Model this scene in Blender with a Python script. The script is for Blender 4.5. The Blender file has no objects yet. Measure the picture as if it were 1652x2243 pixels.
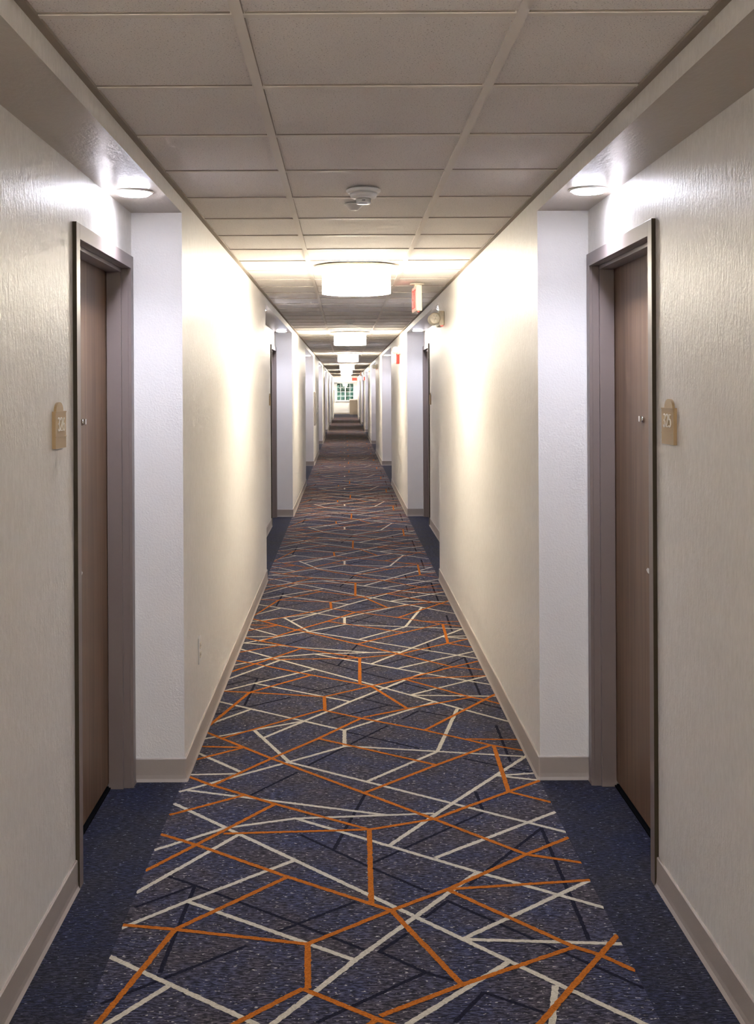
import bpy, bmesh, math, random
from mathutils import Vector, Matrix
random.seed(7)
S = bpy.context.scene
COL = S.collection
PI = math.pi

# ---------------------------------------------------------------- dimensions (metres)
EYE = 1.629
CEIL = 2.437           # suspended ceiling
ALC = 2.374            # soffit of the door recesses
WL, WR = 0.676, 0.808  # corridor wall planes, left and right of the camera line
RD = 0.212             # depth of the recesses
P = 10.37              # room module
A1 = 4.96              # far end of the nearest recess
AL = 5.14              # recess length
NA = 7                 # recesses in view
YB = -5.4              # wall behind the camera
YH = 73.0              # bulkhead at the far end
YE = 81.3              # window wall
def WS(s): return WL if s < 0 else WR

# ---------------------------------------------------------------- materials
def mat(name, color=(.8,.8,.8), rough=.5, metal=0., spec=.5):
    m = bpy.data.materials.new(name); m.use_nodes = True
    b = m.node_tree.nodes['Principled BSDF']
    b.inputs['Base Color'].default_value = (*color, 1)
    b.inputs['Roughness'].default_value = rough
    b.inputs['Metallic'].default_value = metal
    b.inputs['Specular IOR Level'].default_value = spec
    return m, m.node_tree, b
def N(nt, t, **kw):
    n = nt.nodes.new(t)
    for k, v in kw.items():
        if k in n.inputs: n.inputs[k].default_value = v
        else: setattr(n, k, v)
    return n
def coords(nt, scale):
    tc = N(nt, 'ShaderNodeTexCoord'); mp = N(nt, 'ShaderNodeMapping')
    mp.inputs['Scale'].default_value = scale
    nt.links.new(tc.outputs['Object'], mp.inputs['Vector'])
    return mp.outputs['Vector']
def noise(nt, vec, scale, detail=2, rough=.5):
    n = N(nt, 'ShaderNodeTexNoise'); n.inputs['Scale'].default_value = scale
    n.inputs['Detail'].default_value = detail; n.inputs['Roughness'].default_value = rough
    nt.links.new(vec, n.inputs['Vector']); return n.outputs['Fac']
def ramp(nt, fac, stops):
    r = N(nt, 'ShaderNodeValToRGB'); e = r.color_ramp.elements
    while len(e) < len(stops): e.new(.5)
    for i, (p, c) in enumerate(stops):
        e[i].position = p; e[i].color = (*c, 1) if len(c) == 3 else c
    nt.links.new(fac, r.inputs['Fac']); return r.outputs['Color']
def mix(nt, fac, a, b, mode='MIX'):
    m = N(nt, 'ShaderNodeMix', data_type='RGBA', blend_type=mode)
    for sock, v in ((m.inputs[0], fac), (m.inputs[6], a), (m.inputs[7], b)):
        if isinstance(v, (int, float)): sock.default_value = v
        elif isinstance(v, tuple): sock.default_value = (*v, 1)
        else: nt.links.new(v, sock)
    return m.outputs[2]
def bump(nt, b, h, strength, dist):
    n = N(nt, 'ShaderNodeBump'); n.inputs['Strength'].default_value = strength
    n.inputs['Distance'].default_value = dist
    nt.links.new(h, n.inputs['Height']); nt.links.new(n.outputs['Normal'], b.inputs['Normal'])
def add(nt, a, b, k=1.0):
    m = N(nt, 'ShaderNodeMath', operation='MULTIPLY_ADD')
    nt.links.new(b, m.inputs[0]); m.inputs[1].default_value = k; nt.links.new(a, m.inputs[2])
    return m.outputs[0]

# pearly vinyl wall covering with vertical streaks
M_VINYL, nt, b = mat('vinyl_wallcovering', (.6,.56,.5), .40, 0, .42)
streak = noise(nt, coords(nt, (1,1,.38)), 66, 4, .66)
fine = noise(nt, coords(nt, (1,1,.5)), 210, 2, .5)
c = ramp(nt, streak, [(.3, (.665,.64,.60)), (.7, (.765,.742,.705))])
nt.links.new(c, b.inputs['Base Color'])
broad = noise(nt, coords(nt, (.3,1,.15)), 5, 2, .5)
bump(nt, b, add(nt, add(nt, streak, fine, .30), broad, .5), .42, .0065)
# orange-peel painted drywall
M_PAINT, nt, b = mat('orange_peel_paint', (.80,.79,.79), .55, 0, .3)
bump(nt, b, noise(nt, coords(nt, (1,1,1)), 130, 3, .55), .5, .003)
# soffit paint, a little glossier and brushed
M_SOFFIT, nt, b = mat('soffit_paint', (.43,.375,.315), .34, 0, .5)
bump(nt, b, noise(nt, coords(nt, (1,.45,1)), 60, 3, .6), .45, .004)
# mineral fibre ceiling tile
M_TILE, nt, b = mat('mineral_tile', (.5,.46,.42), .95, 0, .1)
v = coords(nt, (1,1.6,1))
pin = noise(nt, v, 210, 1, .4); fl = noise(nt, coords(nt, (1,1,1)), 330, 2, .5)
c1 = ramp(nt, pin, [(.285, (.17,.14,.12)), (.33, (.84,.80,.765))])
c2 = ramp(nt, fl, [(.3, (.86,.86,.86)), (.7, (1,1,1))])
nt.links.new(mix(nt, 1.0, c1, c2, 'MULTIPLY'), b.inputs['Base Color'])
bump(nt, b, fl, .25, .002)
M_TEE, _, _ = mat('painted_tee', (.72,.67,.61), .5, 0, .3)
M_ANGLE, _, _ = mat('painted_wall_angle', (.30,.25,.20), .6, 0, .2)
M_BASE, nt, b = mat('rubber_baseboard', (.38,.335,.305), .55, 0, .3)
bump(nt, b, noise(nt, coords(nt, (1,1,1)), 90, 2), .15, .002)
# carpet
def carpet(name, dark, mid, light, fleck, fthr):
    m, nt, b = mat(name, mid, .98, 0, .05)
    v1 = coords(nt, (.28,1,1)); v2 = coords(nt, (.5,1,1)); v3 = coords(nt, (1,1,1))
    weave = noise(nt, v1, 150, 3, .7)
    blot = noise(nt, v3, 4.5, 4, .6)
    base = ramp(nt, weave, [(.41, dark), (.5, mid), (.59, light)])
    tint = ramp(nt, blot, [(.38, (.70,.83,1.24)), (.62, (1.25,1.08,.92))])
    base = mix(nt, .9, base, tint, 'MULTIPLY')
    fk = noise(nt, v2, 104, 2, .6)
    msk = ramp(nt, fk, [(fthr, (0,0,0)), (fthr+.05, (1,1,1))])
    base = mix(nt, msk, base, fleck)
    nt.links.new(base, b.inputs['Base Color'])
    bump(nt, b, weave, .6, .004)
    b.inputs['Sheen Weight'].default_value = .08
    return m
M_CARPET = carpet('patterned_carpet', (.005,.005,.011), (.027,.026,.043), (.078,.074,.104), (.42,.40,.38), .645)
M_BORDER = carpet('navy_carpet_border', (.002,.002,.007), (.0085,.0095,.024), (.029,.033,.060), (.19,.21,.26), .66)
def yarn(name, a, c):
    m, nt, b = mat(name, c, .98, 0, .05)
    w = noise(nt, coords(nt, (.5,1,1)), 320, 2, .6)
    nt.links.new(ramp(nt, w, [(.3, a), (.65, c)]), b.inputs['Base Color'])
    bump(nt, b, w, .5, .003); return m
M_WHITE = yarn('cream_yarn', (.34,.31,.245), (.54,.495,.41))
M_ORANGE = yarn('orange_yarn', (.24,.065,.009), (.46,.145,.020))
M_DARK = yarn('dark_yarn', (.006,.006,.012), (.018,.018,.032))
# doors
M_WOOD, nt, b = mat('wood_laminate', (.2,.13,.09), .42, 0, .4)
g = noise(nt, coords(nt, (1,1,.035)), 42, 5, .65)
g2 = noise(nt, coords(nt, (1,1,.01)), 9, 2, .5)
cw = ramp(nt, g, [(.3, (.11,.060,.032)), (.55, (.175,.102,.060)), (.75, (.24,.148,.092))])
cw = mix(nt, .5, cw, ramp(nt, g2, [(.35, (.75,.75,.75)), (.65, (1.15,1.1,1.05))]), 'MULTIPLY')
nt.links.new(cw, b.inputs['Base Color'])
M_FRAME, nt, b = mat('painted_steel_frame', (.205,.165,.155), .40, 0, .5)
bump(nt, b, noise(nt, coords(nt, (1,1,1)), 180, 2), .08, .001)
M_CHROME, _, _ = mat('satin_chrome', (.75,.74,.72), .18, 1.0)
M_BLACK, _, _ = mat('dark_rubber', (.0015,.0015,.002), .95, 0, .05)
M_EDGE, _, _ = mat('shaded_return_edge', (.045,.033,.018), .5, 0, .3)  # dark color stands in for shade on the casing return
M_PAN, _, _ = mat('lamp_pan_enamel', (.45,.39,.32), .5)
M_BRASS, nt, b = mat('tan_plastic_sign', (.46,.33,.18), .5, 0, .3)
M_BRASSD, _, _ = mat('tan_sign_edge', (.20,.13,.05), .5, 0, .3)
M_DIGIT, _, _ = mat('white_raised_digit', (.86,.82,.75), .5)
M_PLASTIC, _, _ = mat('white_plastic', (.68,.67,.65), .4)
M_IVORY, _, _ = mat('ivory_plastic', (.64,.58,.47), .42)
M_GREYP, _, _ = mat('grey_plastic', (.30,.30,.32), .45)
M_METAL, _, _ = mat('brushed_grey_metal', (.42,.39,.36), .35, .6)
M_RED, _, _ = mat('red_enamel', (.65,.04,.03), .4)
M_WINF, _, _ = mat('white_window_frame', (.75,.76,.76), .4)
M_COUNTER, _, _ = mat('white_counter', (.75,.72,.68), .35)
M_CABINET, _, _ = mat('taupe_cabinet', (.38,.32,.26), .5)
def emit(name, color, k, base=(.8,.8,.8)):
    m, nt, b = mat(name, base, .5)
    b.inputs['Emission Color'].default_value = (*color, 1)
    b.inputs['Emission Strength'].default_value = k
    if k<5: m.cycles.emission_sampling='NONE'
    return m
WARM = (1.0, .915, .765); COOL = (.83, .85, 1.0)
M_SHADE = emit('glowing_linen_shade', WARM, 7.9)
M_GAP, _, _ = mat('tile_edge_shadow', (.30,.26,.225), .9, 0, .1)  # color of the painted shadow lines beside the tees
M_LENS = emit('glowing_downlight_lens', COOL, 16.0)
M_EXITP = emit('lit_exit_panel', (1.0,.22,.17), .11, (.85,.45,.40))
M_EXITL = emit('red_exit_letters', (1.0,.03,.02), .14, (.7,.03,.02))
M_LED = emit('red_indicator', (1.0,.08,.06), .4, (.6,.05,.05))
M_LAMPGLASS, nt, b = mat('faceted_lamp_glass', (.8,.76,.66), .15, 0, .6)
vor = N(nt, 'ShaderNodeTexVoronoi'); vor.inputs['Scale'].default_value = 60
nt.links.new(coords(nt, (1,1,1)), vor.inputs['Vector']); bump(nt, b, vor.outputs['Distance'], .6, .004)
M_LEAF, nt, b = mat('tree_leaves', (.05,.14,.09), .6)
nt.links.new(ramp(nt, noise(nt, coords(nt,(1,1,1)), 2.2, 3), [(.35,(.09,.26,.19)),(.65,(.26,.52,.37))]), b.inputs['Base Color'])
M_BARK, _, _ = mat('bark', (.09,.07,.05), .9)
M_GLASS = bpy.data.materials.new('window_glass'); M_GLASS.use_nodes = True
nt = M_GLASS.node_tree; nt.nodes.clear()
o_ = N(nt,'ShaderNodeOutputMaterial'); t_ = N(nt,'ShaderNodeBsdfTransparent'); g_ = N(nt,'ShaderNodeBsdfGlossy')
g_.inputs['Roughness'].default_value = .02; mx = N(nt,'ShaderNodeMixShader'); mx.inputs[0].default_value = .07
nt.links.new(t_.outputs[0], mx.inputs[1]); nt.links.new(g_.outputs[0], mx.inputs[2]); nt.links.new(mx.outputs[0], o_.inputs[0])

# ---------------------------------------------------------------- mesh helpers
def box(bm, x0,x1,y0,y1,z0,z1, mi=0, bev=0):
    if x0>x1: x0,x1=x1,x0
    if y0>y1: y0,y1=y1,y0
    if z0>z1: z0,z1=z1,z0
    v=[bm.verts.new(p) for p in ((x0,y0,z0),(x1,y0,z0),(x1,y1,z0),(x0,y1,z0),(x0,y0,z1),(x1,y0,z1),(x1,y1,z1),(x0,y1,z1))]
    fs=[bm.faces.new([v[i] for i in q]) for q in ((0,3,2,1),(4,5,6,7),(0,1,5,4),(1,2,6,5),(2,3,7,6),(3,0,4,7))]
    for f in fs: f.material_index=mi
    if bev>0:
        es=list({e for f in fs for e in f.edges})
        r=bmesh.ops.bevel(bm,geom=es,offset=bev,segments=2,affect='EDGES',profile=.5)
        for f in r['faces']: f.material_index=mi
    return fs
def lathe(bm, prof, cx=0, cy=0, cz=0, axis='z', n=32, mi=0, caps=True):
    """revolve (r, h) pairs about an axis through (cx,cy,cz)"""
    rings=[]
    for r,h in prof:
        ring=[]
        for i in range(n):
            a=2*PI*i/n; u,w=r*math.cos(a), r*math.sin(a)
            p={'z':(cx+u,cy+w,cz+h),'x':(cx+h,cy+u,cz+w),'y':(cx+w,cy+h,cz+u)}[axis]
            ring.append(bm.verts.new(p))
        rings.append(ring)
    for a_,b_ in zip(rings,rings[1:]):
        for i in range(n):
            f=bm.faces.new((a_[i],a_[(i+1)%n],b_[(i+1)%n],b_[i])); f.material_index=mi; f.smooth=True
    if caps:
        for ring in (rings[0],rings[-1]):
            f=bm.faces.new(ring); f.material_index=mi
def prism(bm, pts, h0, h1, fn, mi=0):
    """outline pts (a,b) extruded from h0 to h1; fn(a,b,h)->xyz"""
    A=[bm.verts.new(fn(a,b,h0)) for a,b in pts]; B=[bm.verts.new(fn(a,b,h1)) for a,b in pts]
    n=len(pts); fs=[bm.faces.new(A),bm.faces.new(B)]
    for i in range(n): fs.append(bm.faces.new((A[i],A[(i+1)%n],B[(i+1)%n],B[i])))
    for f in fs: f.material_index=mi
    return fs
def stroke(bm, pts, w, h0, h1, fn, mi=0):
    """ribbon of width w along a polyline, as a solid"""
    n=len(pts); L=[];R=[]
    for i,p in enumerate(pts):
        a=pts[max(i-1,0)]; b_=pts[min(i+1,n-1)]
        d=Vector((b_[0]-a[0],b_[1]-a[1])).normalized(); nn=Vector((-d.y,d.x))*w/2
        L.append((p[0]+nn.x,p[1]+nn.y)); R.append((p[0]-nn.x,p[1]-nn.y))
    for i in range(n-1):
        prism(bm,[L[i],L[i+1],R[i+1],R[i]],h0,h1,fn,mi)
def obj(name, bm, mats, parent=None, loc=(0,0,0), recalc=True):
    if recalc: bmesh.ops.recalc_face_normals(bm, faces=bm.faces[:])
    me=bpy.data.meshes.new(name); bm.to_mesh(me); bm.free()
    for m in (mats if isinstance(mats,(list,tuple)) else [mats]): me.materials.append(m)
    o=bpy.data.objects.new(name,me); COL.objects.link(o)
    if parent: o.parent=parent
    o.location=loc; return o
def thing(name, loc, label, cat, group=None):
    o=bpy.data.objects.new(name,None); COL.objects.link(o); o.location=loc
    o.empty_display_size=.1; tag(o,label,cat,group); return o
def tag(o,label,cat,group=None):
    o['label']=label; o['category']=cat
    if group: o['group']=group
def struct(o,label=None):
    o['kind']='structure'
    if label: o['label']=label
    return o
def dup(root, loc, label=None, name=None):
    r=root.copy(); COL.objects.link(r); r.location=loc
    if label: r['label']=label
    if name: r.name=name
    for ch in list(root.children):
        c_=ch.copy(); COL.objects.link(c_); c_.parent=r
        for g_ in list(ch.children):
            d_=g_.copy(); COL.objects.link(d_); d_.parent=c_
    return r
ORD=['nearest','second nearest','third nearest','fourth nearest','fifth nearest','sixth nearest','seventh nearest','eighth nearest','ninth nearest','tenth nearest','farthest']

SPOT_W = 7.5; EXPO = 3.05
LW = [[(-0.685,5.549),(-0.209,5.853)],[(-0.439,5.69),(-0.251,5.207)],[(-0.679,4.829),(-0.255,5.207),(-0.005,5.435)],[(-0.255,5.207),(0.087,4.937),(0.808,4.365)],[(-0.009,5.692),(-0.009,5.443)],[(-0.686,6.244),(-0.007,5.686)],[(-0.009,5.692),(0.458,6.199)],[(-0.005,5.438),(0.778,5.271)],[(0.566,6.06),(0.41,5.35)],[(0.409,5.348),(0.079,4.937)],[(0.798,5.277),(0.414,4.674),(0.153,4.25)],[(0.638,5.011),(0.804,5.041)],[(0.638,5.009),(0.804,4.946)],[(0.803,4.575),(0.31,4.136)],[(-0.645,4.845),(0.147,4.554)],[(-0.452,4.426),(-0.202,4.519),(0.331,4.567)],[(-0.452,4.426),(-0.684,4.216)],[(-0.681,4.69),(0.213,3.669),(0.58,3.246),(0.804,2.996)],[(-0.397,4.359),(-0.686,3.856)],[(-0.191,4.518),(0.439,4.01),(0.805,3.73)],[(0.795,3.929),(0.348,3.527)],[(0.213,3.675),(0.438,4.006)],[(0.208,3.669),(0.021,3.393),(-0.079,3.231),(-0.39,2.75)],[(-0.183,4.118),(-0.51,3.792),(-0.686,3.603)],[(-0.506,3.788),(0.021,3.393)],[(0.347,3.519),(0.807,3.485)],[(-0.485,3.26),(-0.685,2.963)],[(-0.685,5.365),(-0.453,5.077)],[(-0.685,5.042),(-0.466,5.052)]]
LO = [[(-0.685,5.689),(-0.332,5.258),(0.33,4.506)],[(0.33,4.506),(0.627,4.159),(0.806,4.083)],[(-0.125,6.051),(-0.582,5.568)],[(-0.685,5.442),(-0.488,5.424)],[(-0.685,5.229),(-0.475,5.417)],[(-0.548,4.913),(-0.332,5.258),(-0.137,5.547),(0.073,5.896)],[(-0.12,6.051),(0.073,5.896),(0.375,5.682),(0.666,5.435),(0.804,5.35)],[(0.562,5.535),(0.804,5.523)],[(0.375,5.682),(0.808,6.365)],[(0.088,5.913),(0.315,6.071),(0.662,6.287)],[(0.326,3.87),(0.661,3.467),(0.722,3.421),(0.806,3.322)],[(0.138,3.716),(0.312,3.251)],[(-0.117,3.497),(-0.109,3.238)],[(-0.114,3.497),(0.138,3.716)],[(0.138,3.716),(0.326,3.87),(0.634,4.165),(0.808,4.316)],[(0.326,3.872),(0.804,3.938)],[(-0.684,4.367),(-0.541,4.263),(-0.2,3.978),(0.138,3.716)],[(-0.199,3.977),(-0.521,3.594),(-0.685,2.887)],[(-0.689,3.626),(-0.521,3.593),(-0.115,3.493)],[(0.083,4.402),(0.076,3.772)],[(0.083,4.402),(-0.449,4.369)],[(0.083,4.402),(-0.282,4.679),(-0.571,4.92),(-0.685,5.035)],[(0.083,4.402),(0.33,4.506)],[(0.07,4.801),(0.393,5.158),(0.663,5.443)],[(-0.129,5.555),(0.394,5.153)],[(0.673,5.431),(0.655,4.808)],[(0.815,4.953),(0.655,4.808),(0.458,4.627),(0.334,4.506)],[(0.655,4.808),(0.811,4.678)],[(-0.282,4.679),(-0.54,4.264),(-0.685,4.034)],[(-0.679,4.566),(-0.42,4.778)]]
LD = [[(-0.166,5.162),(0.202,5.768)],[(-0.004,5.669),(0.329,5.396)],[(-0.388,4.783),(-0.211,5.068)],[(0.085,4.839),(-0.046,4.216)],[(-0.167,4.352),(0.07,4.066),(0.262,3.854)],[(0.092,4.096),(0.52,4.569)],[(0.722,4.409),(0.402,3.912)],[(0.722,4.411),(0.714,3.515)],[(0.24,3.668),(0.319,3.786),(0.548,3.524),(0.809,3.223)],[(-0.668,3.751),(-0.501,3.915),(-0.526,3.329)],[(-0.599,3.987),(-0.501,3.914),(-0.156,3.631),(0.054,3.453)],[(-0.21,3.576),(0.025,3.782)],[(-0.656,3.162),(-0.298,3.485)],[(-0.078,3.062),(0.218,3.321),(0.092,3.446),(0.178,3.558)],[(0.218,3.321),(0.29,3.276)],[(0.276,3.059),(0.367,3.209),(0.511,3.105)],[(0.726,5.758),(0.717,5.197)],[(0.522,4.81),(0.527,4.571)],[(0.52,5.244),(0.783,5.051)]]

# ---------------------------------------------------------------- floor: carpet with woven line pattern
CP = 2.82; XL, XR = -.685, .805
bm=bmesh.new()
def quad(z, x0,x1,y0,y1, mi):
    f=bm.faces.new([bm.verts.new(p) for p in ((x0,y0,z),(x1,y0,z),(x1,y1,z),(x0,y1,z))]); f.material_index=mi
box(bm,-1.25,1.4,YB,YE+.1,-.06,0,1)
quad(.0006,XL,XR,YB+.01,YH,0)
def clipx(p,q):
    (x0,y0),(x1,y1)=p,q
    if abs(x1-x0)<1e-6: return (p,q)
    t0,t1=0,1
    for lim,sg in ((XL,1),(XR,-1)):
        a=(x0-lim)*sg; b_=(x1-lim)*sg
        if a<0 and b_<0: return None
        if a<0: t0=max(t0,a/(a-b_))
        if b_<0: t1=min(t1,a/(a-b_))
    return ((x0+(x1-x0)*t0,y0+(y1-y0)*t0),(x0+(x1-x0)*t1,y0+(y1-y0)*t1))
zi=[0]
def line(pts, k, w, z, mi):
    segs=list(zip(pts,pts[1:]))
    if k in (-1,0,1):      # ragged tufted edges where the carpet is seen close up
        for p,q in segs:
            c_=clipx(p,q)
            if not c_: continue
            p,q=c_; d=Vector((q[0]-p[0],q[1]-p[1])); Ln=d.length
            if Ln<1e-4: continue
            d.normalize(); nv=Vector((-d.y,d.x)); m_=max(2,int(Ln/.009)); e=w*.25
            zi[0]=(zi[0]+1)%90; zz=z+zi[0]*4e-6; prev_=None
            for i in range(m_+1):
                t=-e+(Ln+2*e)*i/m_
                a=w/2+random.gauss(0,.0009); b2=w/2+random.gauss(0,.0009)
                c0=Vector(p)+d*t
                vv=[bm.verts.new((min(max(c0.x+nv.x*h_,XL),XR),c0.y+nv.y*h_+k*CP,zz)) for h_ in (a,-b2)]
                if prev_:
                    f=bm.faces.new((prev_[0],vv[0],vv[1],prev_[1])); f.material_index=mi
                prev_=vv
        return
    for p,q in segs:
        c_=clipx(p,q)
        if not c_: continue
        p,q=c_
        d=Vector((q[0]-p[0],q[1]-p[1]))
        if d.length<1e-4: continue
        d.normalize(); n=Vector((-d.y,d.x))*w/2; e=d*w*.25
        xs=[(p[0]-e.x+n.x,p[1]-e.y+n.y),(q[0]+e.x+n.x,q[1]+e.y+n.y),(q[0]+e.x-n.x,q[1]+e.y-n.y),(p[0]-e.x-n.x,p[1]-e.y-n.y)]
        zi[0]=(zi[0]+1)%90
        f=bm.faces.new([bm.verts.new((min(max(x,XL),XR),y+k*CP,z+zi[0]*4e-6)) for x,y in xs]); f.material_index=mi
for k in range(-3,24):
    if k*CP+6.4>YH: break
    for pts in LD: line(pts,k,.013,.0010,4)
    for pts in LW: line(pts,k,.0185,.0014,2)
    for pts in LO: line(pts,k,.0185,.0018,3)
for f in bm.faces:
    if f.normal.z<0 and len(f.verts)==4 and f.calc_center_median().z>0: f.normal_flip()
struct(obj('floor',bm,[M_CARPET,M_BORDER,M_WHITE,M_ORANGE,M_DARK],recalc=False),'navy carpet with woven cream and orange crossing lines')

# ---------------------------------------------------------------- ceiling: lay-in tiles and grid
bm=bmesh.new(); box(bm,-1.25,1.4,YB,YE+.1,CEIL+.006,CEIL+.08)
ceil=struct(obj('ceiling',bm,M_TILE),'suspended ceiling of beige speckled mineral tiles')
bm=bmesh.new()
TX=(-.2263,.3865); T0=2.566; TP=.61
for x in TX: box(bm,x-.012,x+.012,YB,YE,CEIL-.001,CEIL+.006)
k=-13
while T0+k*TP<YE:
    y=T0+k*TP
    for x0,x1 in ((-WL,TX[0]-.012),(TX[0]+.012,TX[1]-.012),(TX[1]+.012,WR)):
        box(bm,x0,x1,y-.0115,y+.0115,CEIL+.001,CEIL+.006)
        box(bm,x0+.004,x1-.004,y-.0175,y-.0115,CEIL+.0035,CEIL+.0061,1)  # dark strip as the tile's shadow line, camera side
    k+=1
for x in TX: box(bm,x+.012,x+.0138,YB,YE,CEIL+.003,CEIL+.0061,1)  # painted shadow line along the main tees
obj('ceiling_grid',bm,[M_TEE,M_GAP],ceil)
bm=bmesh.new()
for s in (-1,1): box(bm,s*(WS(s)-.021),s*WS(s),YB,YH,CEIL-.0025,CEIL+.005)
obj('wall_angle',bm,M_ANGLE,ceil)

# ---------------------------------------------------------------- walls
FO0, FO1 = 1.072, .028      # outer edges of door frame, measured back from the far end of a recess
FH = 2.187                  # top of door frame
OUT = 1.25                  # outer face of the wall boxes
def yk(k): return A1+P*k
for s in (-1,1):
    W=WS(s); R=W+RD; o=s*OUT if s<0 else s*1.4
    bm=bmesh.new()
    def wb(x0,x1,y0,y1,z0,z1):
        for f in box(bm,s*x0,o if x1 is None else s*x1,y0,y1,z0,z1):
            c_=f.calc_center_median(); f.normal_update()
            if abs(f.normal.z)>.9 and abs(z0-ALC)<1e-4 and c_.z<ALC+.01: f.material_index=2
            elif abs(f.normal.y)>.9 and x0<R-.01: f.material_index=1
    prev=YB
    for k in range(NA):
        a1=yk(k); a0=a1-AL
        wb(W,None,prev,a0,0,CEIL+.006)                       # corridor block
        wb(R,None,a0,a1-FO0+.012,0,ALC)                      # recess wall up to the door
        wb(R,None,a1-FO1-.012,a1,0,ALC)
        wb(R,None,a1-FO0+.012,a1-FO1-.012,FH-.012,ALC)
        wb(W,None,a0,a1,ALC,CEIL+.006)                       # beam and soffit
        prev=a1
    wb(W,None,prev,YH,0,CEIL+.006)
    wb(W+.055,None,YH,YE,0,CEIL+.006)
    struct(obj('wall_left' if s<0 else 'wall_right',bm,[M_VINYL,M_PAINT,M_SOFFIT]),
           ('left' if s<0 else 'right')+' corridor wall in pearly cream vinyl with recessed door bays')
bm=bmesh.new(); box(bm,-1.25,1.4,YB-.1,YB,0,CEIL+.006)
struct(obj('wall_back',bm,M_VINYL),'wall behind the camera')
# bulkhead at the far end
bm=bmesh.new(); box(bm,-WL,WR,YH,YH+.25,2.14,CEIL+.006)
struct(obj('trim_1',bm,M_PAINT),'cream bulkhead crossing the far end of the corridor')
# end wall with window opening
WX0,WX1,WZ0,WZ1=-.57,.66,.90,2.15
bm=bmesh.new()
for a in ((-1.25,WX0,0,CEIL+.006),(WX1,1.4,0,CEIL+.006),(WX0,WX1,0,WZ0),(WX0,WX1,WZ1,CEIL+.006)):
    box(bm,a[0],a[1],YE,YE+.12,a[2],a[3])
struct(obj('wall_end',bm,M_PAINT),'cream wall closing the far end of the corridor')
win=thing('window_1',((WX0+WX1)/2,YE,WZ0),'white gridded window at the far end of the corridor','window'); win['kind']='structure'
cx=(WX0+WX1)/2; hw=(WX1-WX0)/2; hh=WZ1-WZ0
bm=bmesh.new()
for a in ((-hw,-hw+.06,0,hh),(hw-.06,hw,0,hh),(-hw,hw,0,.06),(-hw,hw,hh-.06,hh)): box(bm,a[0],a[1],-.01,.10,a[2],a[3],0,.004)
obj('window_frame',bm,M_WINF,win)
bm=bmesh.new(); box(bm,-.035,.035,.0,.08,.06,hh-.06); obj('mullion',bm,M_WINF,win)
bm=bmesh.new()
for i in range(1,4): box(bm,-hw+.06,hw-.06,.025,.055,.06+(hh-.12)*i/4-.014,.06+(hh-.12)*i/4+.014)
for x in (-hw/2-.01,hw/2+.01): box(bm,x-.014,x+.014,.02,.06,.06,hh-.06)
obj('glazing_bars',bm,M_WINF,win)
bm=bmesh.new(); box(bm,-hw+.06,hw-.06,.038,.043,.06,hh-.06); obj('window_pane',bm,M_GLASS,win)
bm=bmesh.new(); box(bm,-hw-.05,hw+.05,-.07,.0,-.035,.0,0,.006); obj('window_sill',bm,M_WINF,win)

# ---------------------------------------------------------------- baseboards
PROF=[(0,.0975),(.004,.0975),(.007,.0945),(.0075,.03),(.009,.014),(.0145,.0015),(0,.0)]
def sweep(bm, path, side):
    """path: plan polyline with the room on the left-hand normal*side"""
    pts=[]
    n=len(path)
    for i,p in enumerate(path):
        p=Vector(p)
        if 0<i<n-1:
            d0=(p-Vector(path[i-1])).normalized(); d1=(Vector(path[i+1])-p).normalized()
            n0=Vector((-d0.y,d0.x))*side; n1=Vector((-d1.y,d1.x))*side
            turn=(d0.x*d1.y-d0.y*d1.x)*side
            if turn<0:   # outside corner: round it
                for t in range(5):
                    a=t/4; nn=(n0*math.cos(a*PI/2)+n1*math.sin(a*PI/2)); pts.append((p,nn))
            else: pts.append((p,n0+n1))
        else:
            d=(Vector(path[1])-p if i==0 else p-Vector(path[i-1])).normalized()
            pts.append((p,Vector((-d.y,d.x))*side))
    rows=[[bm.verts.new((p.x+nn.x*a,p.y+nn.y*a,z)) for a,z in PROF] for p,nn in pts]
    m=len(PROF)
    for r0,r1 in zip(rows,rows[1:]):
        for j in range(m): bm.faces.new((r0[j],r0[(j+1)%m],r1[(j+1)%m],r1[j]))
    bm.faces.new(rows[0]); bm.faces.new(rows[-1])
for s in (-1,1):
    W=WS(s); R=W+RD; bm=bmesh.new()
    for k in range(-1,NA):
        if k<0: path=[(s*W,YB)]
        else: path=[(s*R,yk(k)-FO1),(s*R,yk(k)),(s*W,yk(k))]
        if k<NA-1: path+=[(s*W,yk(k+1)-AL),(s*R,yk(k+1)-AL),(s*R,yk(k+1)-FO0)]
        else: path+=[(s*W,YH),(s*(W+.055),YH),(s*(W+.055),YE)]
        sweep(bm,path,1 if s>0 else -1)
    struct(obj('baseboard_left' if s<0 else 'baseboard_right',bm,M_BASE),('left' if s<0 else 'right')+' taupe rubber baseboard')
bm=bmesh.new(); box(bm,-WL-.055,.36,YE-.012,YE,0,.1); struct(obj('baseboard_end',bm,M_BASE),'taupe baseboard under the far window')

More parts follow.
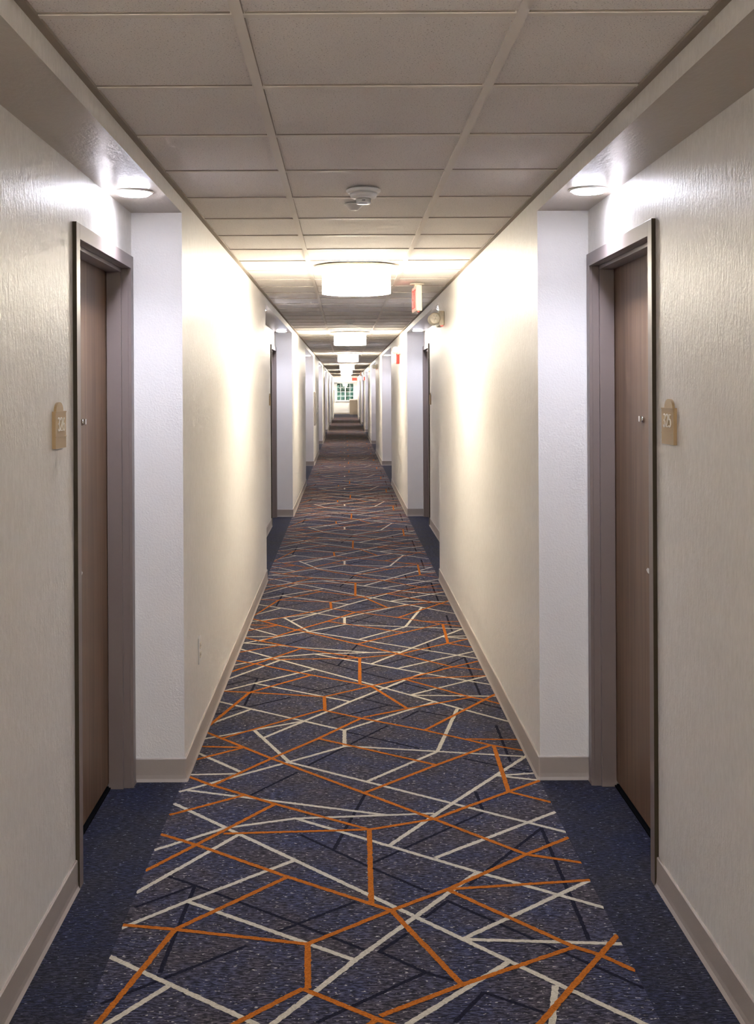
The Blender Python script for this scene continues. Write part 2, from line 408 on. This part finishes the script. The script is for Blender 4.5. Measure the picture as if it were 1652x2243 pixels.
# ---------------------------------------------------------------- doors
def make_door(s, label, a1):
    """local frame: origin on wall plane at floor, centre of the opening; -s*x points into the corridor"""
    root=thing('door_1',(s*(WS(s)+RD), a1-(FO0+FO1)/2, 0),label,'door'); root['kind']='structure'
    hy=(FO0-FO1)/2                      # half of outer width
    X=lambda d: s*d                     # depth into the wall
    bm=bmesh.new()
    iy=hy-.052
    # casing with returns
    for y0,y1 in ((-hy,-iy),(iy,hy)): box(bm,X(-.0135),X(.0),y0,y1,0,FH-.0,0,.0012)
    box(bm,X(-.0135),X(.0),-iy,iy,FH-.052,FH,0,.0012)
    # jamb linings and stop
    for sg in (-1,1):
        box(bm,X(.0),X(.112),sg*iy,sg*(iy+.012),0,FH-.040)
        box(bm,X(.026),X(.086),sg*(iy-.016),sg*iy,0,FH-.052,0,.0015)
    box(bm,X(.0),X(.112),-iy,iy,FH-.052,FH-.040)
    box(bm,X(-.0133),X(0),-hy-.0012,-hy,0,FH-.001,1)  # thin slab painting the shade of the near return
    box(bm,X(.026),X(.086),-iy,iy,FH-.068,FH-.052,0,.0015)
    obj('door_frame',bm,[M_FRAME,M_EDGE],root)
    bm=bmesh.new(); box(bm,X(.088),X(.132),-iy+.003,iy-.003,.022,FH-.055,0,.001)
    leaf=obj('door_leaf',bm,M_WOOD,root)
    bm=bmesh.new(); box(bm,X(.078),X(.16),-iy,iy,0.0025,.008,0,.001)
    obj('threshold',bm,M_BLACK,root)
    # lever handle with lock escutcheon on the near edge of the leaf
    yh=-iy+.075
    bm=bmesh.new()
    box(bm,X(.088),X(.072),yh-.03,yh+.03,.90,1.12,0,.004)
    lathe(bm,[(.011,0),(.011,-s*.05)],X(.074),yh,1.0,'x',16)
    prism(bm,[(yh-.012,.988),(yh+.10,.992),(yh+.118,1.0),(yh+.10,1.009),(yh-.012,1.012)],.026,.040,lambda a,b_,h:(X(h),a,b_))
    obj('door_handle',bm,M_CHROME,leaf)
    bm=bmesh.new()
    lathe(bm,[(.012,0),(.012,-s*.006),(.007,-s*.010)],X(.088),0,1.515,'x',18)
    box(bm,X(.080),X(.073),-.005,.012,1.507,1.528,0,.001)
    obj('door_viewer',bm,M_CHROME,leaf)
    return root
import itertools
dn=itertools.count(2)
for s,nm in ((-1,'left'),(1,'right')):
    no='326' if s<0 else '325'
    d=make_door(s,'brown wood door on the %s beside the tan plaque reading %s'%(nm,no),yk(0))
    if s>0: d.name='door_%d'%next(dn)
    for k in range(1,NA):
        dup(d,(d.location.x,d.location.y+P*k,0),
            'brown wood door in the %s recess on the %s, counting away from the camera'%(['first','second','third','fourth','fifth','sixth','seventh'][k],nm),'door_%d'%next(dn))

# ---------------------------------------------------------------- room number plaques
def arc(cx,cy,rx,ry,a0,a1,n=10): return [(cx+rx*math.cos(math.radians(a0+(a1-a0)*i/n)),cy+ry*math.sin(math.radians(a0+(a1-a0)*i/n))) for i in range(n+1)]
GL={'3':[[(.02,.16)]+arc(.24,.25,.24,.25,215,450,14)+[(.18,.53)],[(.18,.53)]+arc(.24,.77,.22,.23,-80,140,12)],
    '2':[arc(.25,.75,.23,.25,165,-25,12)+[(.05,.03)],[(.0,.03),(.5,.03)]],
    '5':[[(.46,.97),(.10,.97),(.07,.55)]+arc(.23,.31,.26,.31,105,-145,14)],
    '6':[[(.44,.97),(.25,.86),(.08,.60),(.01,.35)],arc(.25,.28,.24,.28,0,360,20)]}
def plaque(s, digits, a1, label):
    W=WS(s)+RD; yc=a1-FO0-.172-(.045 if s<0 else 0); 
    root=thing('room_number_plaque',(s*W,yc,1.455),label,'sign','room number plaques beside the doors')
    fn=lambda a,b_,h:(-s*h,a,b_)   # a along corridor, b up, h out of the wall
    bm=bmesh.new(); prism(bm,[(-.068,0),(.068,0),(.068,.114),(-.068,.114)],0,.011,fn)
    prism(bm,[(-.068,.114),(-.068,.110),(.068,.110),(.068,.114)],.011,.0125,fn)
    prism(bm,[(-.068,.0365),(-.068,.034),(.068,.034),(.068,.0365)],.011,.0125,fn)
    obj('plate',bm,M_BRASS,root)
    bm=bmesh.new(); prism(bm,[(-.045,.114)]+[(-x,y) for x,y in arc(0,.116,.045,.026,0,180,14)]+[(.045,.114)],0,.008,fn)
    obj('arched_top',bm,M_BRASS,root)
    if digits:
        bm=bmesh.new(); w=.0225; x=-(w*3+.008*2)/2
        for ch in digits:
            for st in GL[ch]:
                # reading direction: left to right as seen from the corridor
                q=[((x+a*w/.5)*(1 if s<0 else -1),.054+b_*.040) for a,b_ in st]
                stroke(bm,q,.0036,.0105,.0135,fn)
            x+=w+.008
        obj('digits',bm,M_DIGIT,root)
    return root
plaque(-1,'326',yk(0),'tan room plaque reading 326 on the left wall')
plaque(1,'325',yk(0),'tan room plaque reading 325 on the right wall')
for s,nm in ((-1,'left'),(1,'right')):
    pl=None
    for k in range(1,3):
        lb='edge-on tan room plaque in the %s recess on the %s wall'%(['','second','third'][k],nm)
        if pl is None: pl=plaque(s,'',yk(k),lb)
        else: dup(pl,(pl.location.x,pl.location.y+P,1.455),lb)

# ---------------------------------------------------------------- drum ceiling lamps
XC=.080; L0=7.75; LP=8.54
def make_drum(loc,label):
    r=thing('drum_ceiling_light',loc,label,'ceiling light','drum ceiling lamps along the corridor')
    bm=bmesh.new(); lathe(bm,[(.262,0),(.274,-.004),(.274,-.012),(.262,-.016),(.20,-.016),(.20,0)],n=64)
    obj('ceiling_pan',bm,M_PAN,r)
    bm=bmesh.new(); lathe(bm,[(.217,-.016),(.223,-.016),(.223,-.178),(.217,-.178)],n=64,caps=False)
    lathe(bm,[(.217,-.174),(.217,-.176),(.10,-.177),(.001,-.177)],n=64,caps=False)
    obj('drum_shade',bm,M_SHADE,r)
    bm=bmesh.new(); lathe(bm,[(.012,-.177),(.012,-.184),(.006,-.190),(.001,-.191)],n=16); obj('finial',bm,M_METAL,r)
    return r
dr=make_drum((XC,L0,CEIL),'glowing white drum ceiling lamp nearest to the camera, largest in the photo')
dup(dr,(XC,L0-LP,CEIL),'drum ceiling lamp just behind the camera')
dup(dr,(XC,L0-LP-2.44,CEIL),'added unseen drum lamp behind the camera, for fill light')  # extra lamp outside the row, added to fill the near walls
for k in range(1,9):
    dup(dr,(XC,(0,16.55,26.15,36.5,46.9,57.3,67.6,71.6,76.2)[k],CEIL),'glowing drum ceiling lamp, %s of the row from the camera'%['','second','third','fourth','fifth','sixth','seventh','eighth','ninth'][k])

# ---------------------------------------------------------------- recess downlights
def make_down(loc,label):
    r=thing('recessed_downlight',loc,label,'downlight','round downlights in the door recesses')
    bm=bmesh.new(); lathe(bm,[(.058,-.001),(.060,-.006),(.071,-.006),(.074,-.002),(.074,0),(.058,0)],n=40,caps=False)
    obj('trim_ring',bm,M_PLASTIC,r)
    bm=bmesh.new(); lathe(bm,[(.060,-.001),(.060,-.010),(.054,-.014),(.001,-.016)],n=40,caps=True)
    obj('lens',bm,M_LENS,r)
    return r
dl=None
for s,nm in ((-1,'left'),(1,'right')):
    x=s*(WS(s)+RD/2)
    for k in range(NA):
        for e,y in (('far',yk(k)-.53),('near',yk(k)-AL+.70)):
            if k==0: lb='bright round downlight above the door by plaque %s'%('326' if s<0 else '325') if e=='far' else 'downlight at the near end of the first recess on the %s'%nm
            else: lb='small round downlight at the %s end of the %s recess on the %s'%(e,['','second','third','fourth','fifth','sixth','seventh'][k],nm)
            if k>3 and e=='near': continue
            if dl is None: dl=make_down((x,y,ALC),lb)
            else: dup(dl,(x,y,ALC),lb)
            li=bpy.data.lights.new('downlight_beam','SPOT'); li.energy=SPOT_W; li.color=COOL
            li.spot_size=math.radians(132); li.spot_blend=1.0; li.shadow_soft_size=.045
            lo=bpy.data.objects.new('downlight_beam',li); COL.objects.link(lo); lo.location=(x,y,ALC-.022)

for x in (-.35,.45):  # unseen pair added to brighten the end vestibule
    dup(dl,(x,YE-1.3,CEIL),'added unseen downlight brightening the vestibule before the far window, on the %s'%('left' if x<0 else 'right'))
    li=bpy.data.lights.new('downlight_beam','SPOT'); li.energy=22; li.color=WARM
    li.spot_size=math.radians(150); li.spot_blend=.6; li.shadow_soft_size=.05
    lo=bpy.data.objects.new('downlight_beam',li); COL.objects.link(lo); lo.location=(x,YE-1.3,CEIL-.022)
# ---------------------------------------------------------------- ceiling devices
def detector(loc,label):
    r=thing('smoke_detector',loc,label,'smoke detector','ceiling detectors along the corridor')
    bm=bmesh.new(); lathe(bm,[(.060,0),(.069,-.004),(.069,-.011),(.062,-.017),(.055,-.018)],n=48)
    obj('mounting_base',bm,M_PLASTIC,r)
    bm=bmesh.new(); lathe(bm,[(.055,-.017),(.054,-.028),(.050,-.036),(.032,-.040)],n=48); hd=obj('detector_body',bm,M_PLASTIC,r)
    bm=bmesh.new(); lathe(bm,[(.030,-.038),(.029,-.054),(.030,-.056),(.028,-.060),(.001,-.061)],n=40)
    obj('sensor_head',bm,M_PLASTIC,r)
    bm=bmesh.new()
    for a,w in ((0,.0065),):
        prism(bm,[(-.0065,-.0525),(.0065,-.0525),(.0065,-.0455),(-.0065,-.0455)],.026,.0305,lambda a_,b_,h:(a_,-h,b_))
    obj('sensor_slot',bm,M_GREYP,r)
    return r
sd=detector((.080,4.77,CEIL),'white stepped smoke detector on the nearest ceiling tiles')
for y,lb in ((13.6,'smoke detector between the first and second drum lamps'),(22.4,'smoke detector between the second and third drum lamps'),(31.0,'smoke detector between the third and fourth drum lamps')):
    dup(sd,(.066,y,CEIL),lb)
def cone(loc,label,r0,r1,h,m):
    bm=bmesh.new(); lathe(bm,[(r0,0),(r0,-.003),(r0*.9,-.005),(r1,-h),(r1*.6,-h-.001)],n=36)
    o=obj('sprinkler_cover',bm,m,None,loc); tag(o,label,'sprinkler','small ceiling sprinkler covers'); return o
cone((.046,5.16,CEIL),'grey cone sprinkler cover just beyond the nearest smoke detector',.043,.017,.026,M_PLASTIC)
cone((.075,10.1,CEIL),'small domed sprinkler cover below and beyond the nearest drum lamp',.038,.020,.020,M_IVORY)

# exit signs
def exit_letters(bm,fn,h0,h1,x0,z0,w,hgt,mi=0):
    t=w*.2
    def R(a0,a1,b0,b1): prism(bm,[(x+a0,z0+b0),(x+a1,z0+b0),(x+a1,z0+b1),(x+a0,z0+b1)],h0,h1,fn,mi)
    x=x0
    R(0,t,0,hgt); R(t,w,0,t); R(t,w*.85,hgt/2-t/2,hgt/2+t/2); R(t,w,hgt-t,hgt); x+=w*1.3
    for a in ((0,0,w,hgt),(0,hgt,w,0)):
        stroke(bm,[(x+a[0]+(t/2 if a[0]==0 else 0),z0+a[1]),(x+a[2]-t/2,z0+a[3])],t,h0,h1,fn,mi)
    x+=w*1.3
    R(0,t,0,hgt); x+=t*2.0
    R(0,w,hgt-t,hgt); R(w/2-t/2,w/2+t/2,0,hgt-t)
def exit_sign(loc,rz,label,canopy=True,both=True):
    """faces look along local -y and +y; hangs below its origin"""
    r=thing('exit_sign',loc,label,'exit sign','illuminated exit signs'); r.rotation_euler.z=rz
    top=-.026 if canopy else 0
    if canopy:
        bm=bmesh.new(); lathe(bm,[(.054,0),(.056,-.006),(.050,-.011),(.02,-.012)],n=32); box(bm,-.03,.03,-.018,.018,-.027,-.010)
        obj('canopy',bm,M_IVORY,r)
    bm=bmesh.new(); box(bm,-.155,.155,-.021,.021,top-.190,top,0,.004)
    obj('housing',bm,M_IVORY,r)
    for sg in ((-1,1) if both else (-1,)):
        fn=lambda a,b_,h:(a*(1 if sg<0 else -1),sg*h,b_)
        bm=bmesh.new(); prism(bm,[(-.146,top-.181),(.146,top-.181),(.146,top-.009),(-.146,top-.009)],.0205,.0225,fn)
        pn=obj('lit_panel',bm,M_EXITP,r)
        bm=bmesh.new(); exit_letters(bm,fn,.022,.0240,-.115,top-.165,.056,.140)
        obj('exit_lettering',bm,M_EXITL,pn)
    bm=bmesh.new(); lathe(bm,[(.006,0),(.006,-.005),(.004,-.007)],.10,0,top-.190,'z',12); obj('indicator_lamp',bm,M_LED,r)
    return r
# long side runs along the corridor
ex=exit_sign((.553,9.02,CEIL),-PI/2+.05,'red and white exit sign hanging by the right wall beyond the nearest lamp',True,False)
ex2=exit_sign((.61,YH-.024,CEIL-.13+.0),0,'red exit sign on the bulkhead at the far end of the corridor',False,False)
for ch in ex2.children_recursive:
    if ch.name.startswith('lit_panel'): ch.data.materials[0]=M_EXITL
ex2.location.z=CEIL-.03
exit_sign((.70,50.0,CEIL),-PI/2,'distant exit sign along the right wall deep in the corridor',True,False)

# emergency lights on right wall
def emergency(loc,s,label):
    r=thing('emergency_light',loc,label,'emergency light','emergency lights high on the right wall')
    bm=bmesh.new(); box(bm,0,-s*.045,-.15,.15,-.06,.06,0,.010); obj('battery_box',bm,M_IVORY,r)
    for y in (-.115,.115):
        c_=Vector((-s*.075,y-.02,.0)); d=Vector((-s*.35,-1,-.12)).normalized() if y<0 else Vector((-s*.35,1,-.12)).normalized()
        u=d.cross(Vector((0,0,1))).normalized(); w=u.cross(d)
        bm=bmesh.new()
        prof=[(.015,-.055),(.034,-.040),(.046,-.006),(.046,.004),(.040,.006)]
        rings=[[bm.verts.new(c_+d*h+(u*math.cos(2*PI*i/28)+w*math.sin(2*PI*i/28))*rr) for i in range(28)] for rr,h in prof]
        for a_,b_ in zip(rings,rings[1:]):
            for i in range(28): bm.faces.new((a_[i],a_[(i+1)%28],b_[(i+1)%28],b_[i])).smooth=True
        bm.faces.new(rings[0]); bm.faces.new(rings[-1])
        hd=obj('lamp_head',bm,M_IVORY,r)
        bm=bmesh.new(); c2=c_+d*.007
        ring=[bm.verts.new(c2+(u*math.cos(2*PI*i/28)+w*math.sin(2*PI*i/28))*.038) for i in range(28)]
        ring2=[bm.verts.new(v.co+d*.004) for v in ring]
        bm.faces.new(ring); bm.faces.new(ring2)
        for i in range(28): bm.faces.new((ring[i],ring[(i+1)%28],ring2[(i+1)%28],ring2[i]))
        obj('lamp_lens',bm,M_LAMPGLASS,hd)
        for j in range(7):
            bm=bmesh.new(); rr=0 if j==6 else .023
            q=c2+d*.004+(u*math.cos(j*PI/3)+w*math.sin(j*PI/3))*rr
            bmesh.ops.create_icosphere(bm,subdivisions=2,radius=.0085,matrix=Matrix.Translation(q))
            if y<0: obj('led',bm,M_DIGIT,hd)
            else: bm.free()
    bm=bmesh.new(); box(bm,-s*.01,-s*.03,-.14,-.125,-.066,-.059); obj('indicator_lamp',bm,M_LED,r)
    return r
em=emergency((WR,9.72,EYE+.578),1,'ivory emergency light with round LED head on the right wall below the nearest exit sign')
dup(em,(WR,17.1,EYE+.575),'emergency light above the red fire alarm strobe on the right wall')
dup(em,(WR,29.2,EYE+.575),'third emergency light along the right wall')
dup(em,(WR,37.5,EYE+.655),'farthest emergency light on the right wall')
# fire alarm strobes
def strobe(loc,s,label):
    r=thing('fire_alarm_strobe',loc,label,'fire alarm','red fire alarm strobes on the right wall')
    bm=bmesh.new(); box(bm,0,-s*.045,-.06,.06,-.075,.075,0,.008); obj('red_housing',bm,M_RED,r)
    bm=bmesh.new(); box(bm,-s*.044,-s*.085,-.04,.04,-.062,-.018,0,.010); obj('strobe_lens',bm,M_PLASTIC,r)
    return r
st=strobe((WR,17.5,EYE+.46),1,'red fire alarm strobe under the second emergency light')
dup(st,(WR,46.9,EYE+.46),'distant red fire alarm strobe deep in the corridor')

# wall outlet near floor on left wall
r=thing('wall_outlet',(-WL,5.46,.44),'white duplex outlet low on the left wall','outlet')
bm=bmesh.new(); box(bm,0,.006,-.036,.036,-.06,.06,0,.002); pl=obj('cover_plate',bm,M_PLASTIC,r)
for z in (-.021,.021):
    bm=bmesh.new(); box(bm,.005,.009,-.017,.017,z-.014,z+.014,0,.002)
    for y in (-.006,.006): box(bm,.0085,.0093,y-.0012,y+.0012,z-.005,z+.005,1)
    obj('socket',bm,[M_IVORY,M_BLACK],pl)
# grey cabinet panel on left wall, third bay
r=thing('fire_hose_cabinet',(-WL+.001,26.55,.86),'grey metal cabinet on the left wall beyond the second recess','cabinet')
bm=bmesh.new(); box(bm,0,.03,-.52,.52,0,.74,0,.004); obj('cabinet_body',bm,M_METAL,r)
bm=bmesh.new(); box(bm,.03,.042,-.49,.49,.03,.71,0,.003); cd=obj('cabinet_door',bm,M_METAL,r)
bm=bmesh.new()
box(bm,.042,.075,.42,.44,.36,.38); box(bm,.042,.075,.42,.44,.24,.26); box(bm,.070,.078,.42,.44,.24,.38)
obj('pull_handle',bm,M_GREYP,cd)
# counter in end vestibule
r=thing('counter_cabinet',(.60,YE-1.2,0),'taupe cabinet with white top beside the far window','cabinet')
bm=bmesh.new(); box(bm,-.26,.26,-.5,1.19,.0,.96); obj('cabinet_body',bm,M_CABINET,r)
bm=bmesh.new(); box(bm,-.28,.262,-.53,1.19,.96,1.04,0,.006); obj('counter_top',bm,M_COUNTER,r)
# panel on the vestibule's left wall
r=thing('wall_panel',(-WL-.055,YE-2.5,1.2),'grey panel on the left wall next to the far window','panel')
bm=bmesh.new(); box(bm,0,.05,-.6,.6,-.40,.45,0,.004); obj('panel_board',bm,M_METAL,r)

# ---------------------------------------------------------------- outside the window
def tree(loc,h,rad,label,seed,n=3200):
    rnd=random.Random(seed)
    r=thing('tree',loc,label,'tree','trees outside the far window')
    bm=bmesh.new(); lathe(bm,[(.14,0),(.10,h*.4),(.05,h*.75)],n=10); obj('trunk',bm,M_BARK,r)
    bm=bmesh.new()
    for i in range(n):
        a=rnd.uniform(0,2*PI); u=rnd.uniform(-1,1); q=rnd.random()**.4
        w=math.sqrt(1-u*u)
        p=Vector((rad*q*w*math.cos(a),rad*q*w*math.sin(a),h*.62+h*.42*q*u))
        d=Vector((rnd.gauss(0,1),rnd.gauss(0,1),rnd.gauss(0,1))).normalized(); e=d.orthogonal().normalized(); f_=d.cross(e)
        sz=rnd.uniform(.14,.34)
        bm.faces.new([bm.verts.new(p+e*sz),bm.verts.new(p+f_*sz*.5),bm.verts.new(p-e*sz),bm.verts.new(p-f_*sz*.5)])
    obj('foliage',bm,M_LEAF,r)
tree((-2.4,YE+6,-3.2),7.5,2.0,'leafy green tree at the left of the far window',1)
tree((2.4,YE+6.5,-3.2),8.0,2.1,'leafy green tree at the right of the far window',2)
tree((.2,YE+12.5,-3.2),8.5,2.6,'pale green tree behind the others outside the far window',3)
bm=bmesh.new(); box(bm,-14,14,YE+.3,YE+30,-3.3,-3.2); g_=obj('ground',bm,M_LEAF); struct(g_,'ground outside')

# ---------------------------------------------------------------- light & camera
w=bpy.data.worlds.new('World'); S.world=w; w.use_nodes=True
nt=w.node_tree; bg=nt.nodes['Background']
sky=N(nt,'ShaderNodeTexSky'); sky.sky_type='HOSEK_WILKIE'; sky.turbidity=5; sky.sun_direction=Vector((.3,-.6,.6)).normalized()
nt.links.new(sky.outputs[0],bg.inputs[0]); bg.inputs[1].default_value=1.5

cam=bpy.data.cameras.new('camera'); co=bpy.data.objects.new('camera',cam); COL.objects.link(co)
F=2603.0; VX,VY=755.0,855.0
cam.sensor_fit='HORIZONTAL'; cam.sensor_width=36; cam.lens=36*F/1652
cam.shift_x=(826-VX)/1652; cam.shift_y=-(1121.5-VY)/1652
cam.clip_start=.05; cam.clip_end=300
co.matrix_world=Matrix.Translation((0,0,EYE))@Matrix.Rotation(PI/2,4,'X')@Matrix.Rotation(math.radians(-.3),4,'Z')
S.camera=co
S.view_settings.view_transform='Standard'; S.view_settings.look='None'; S.view_settings.gamma=1
S.view_settings.use_curve_mapping=False; S.view_settings.exposure=EXPO
S.cycles.use_denoising=True
S.cycles.max_bounces=7; S.cycles.diffuse_bounces=6; S.cycles.glossy_bounces=2; S.cycles.use_adaptive_sampling=True; S.cycles.adaptive_threshold=.09; S.cycles.adaptive_min_samples=16; S.cycles.caustics_reflective=False; S.cycles.sample_clamp_indirect=8
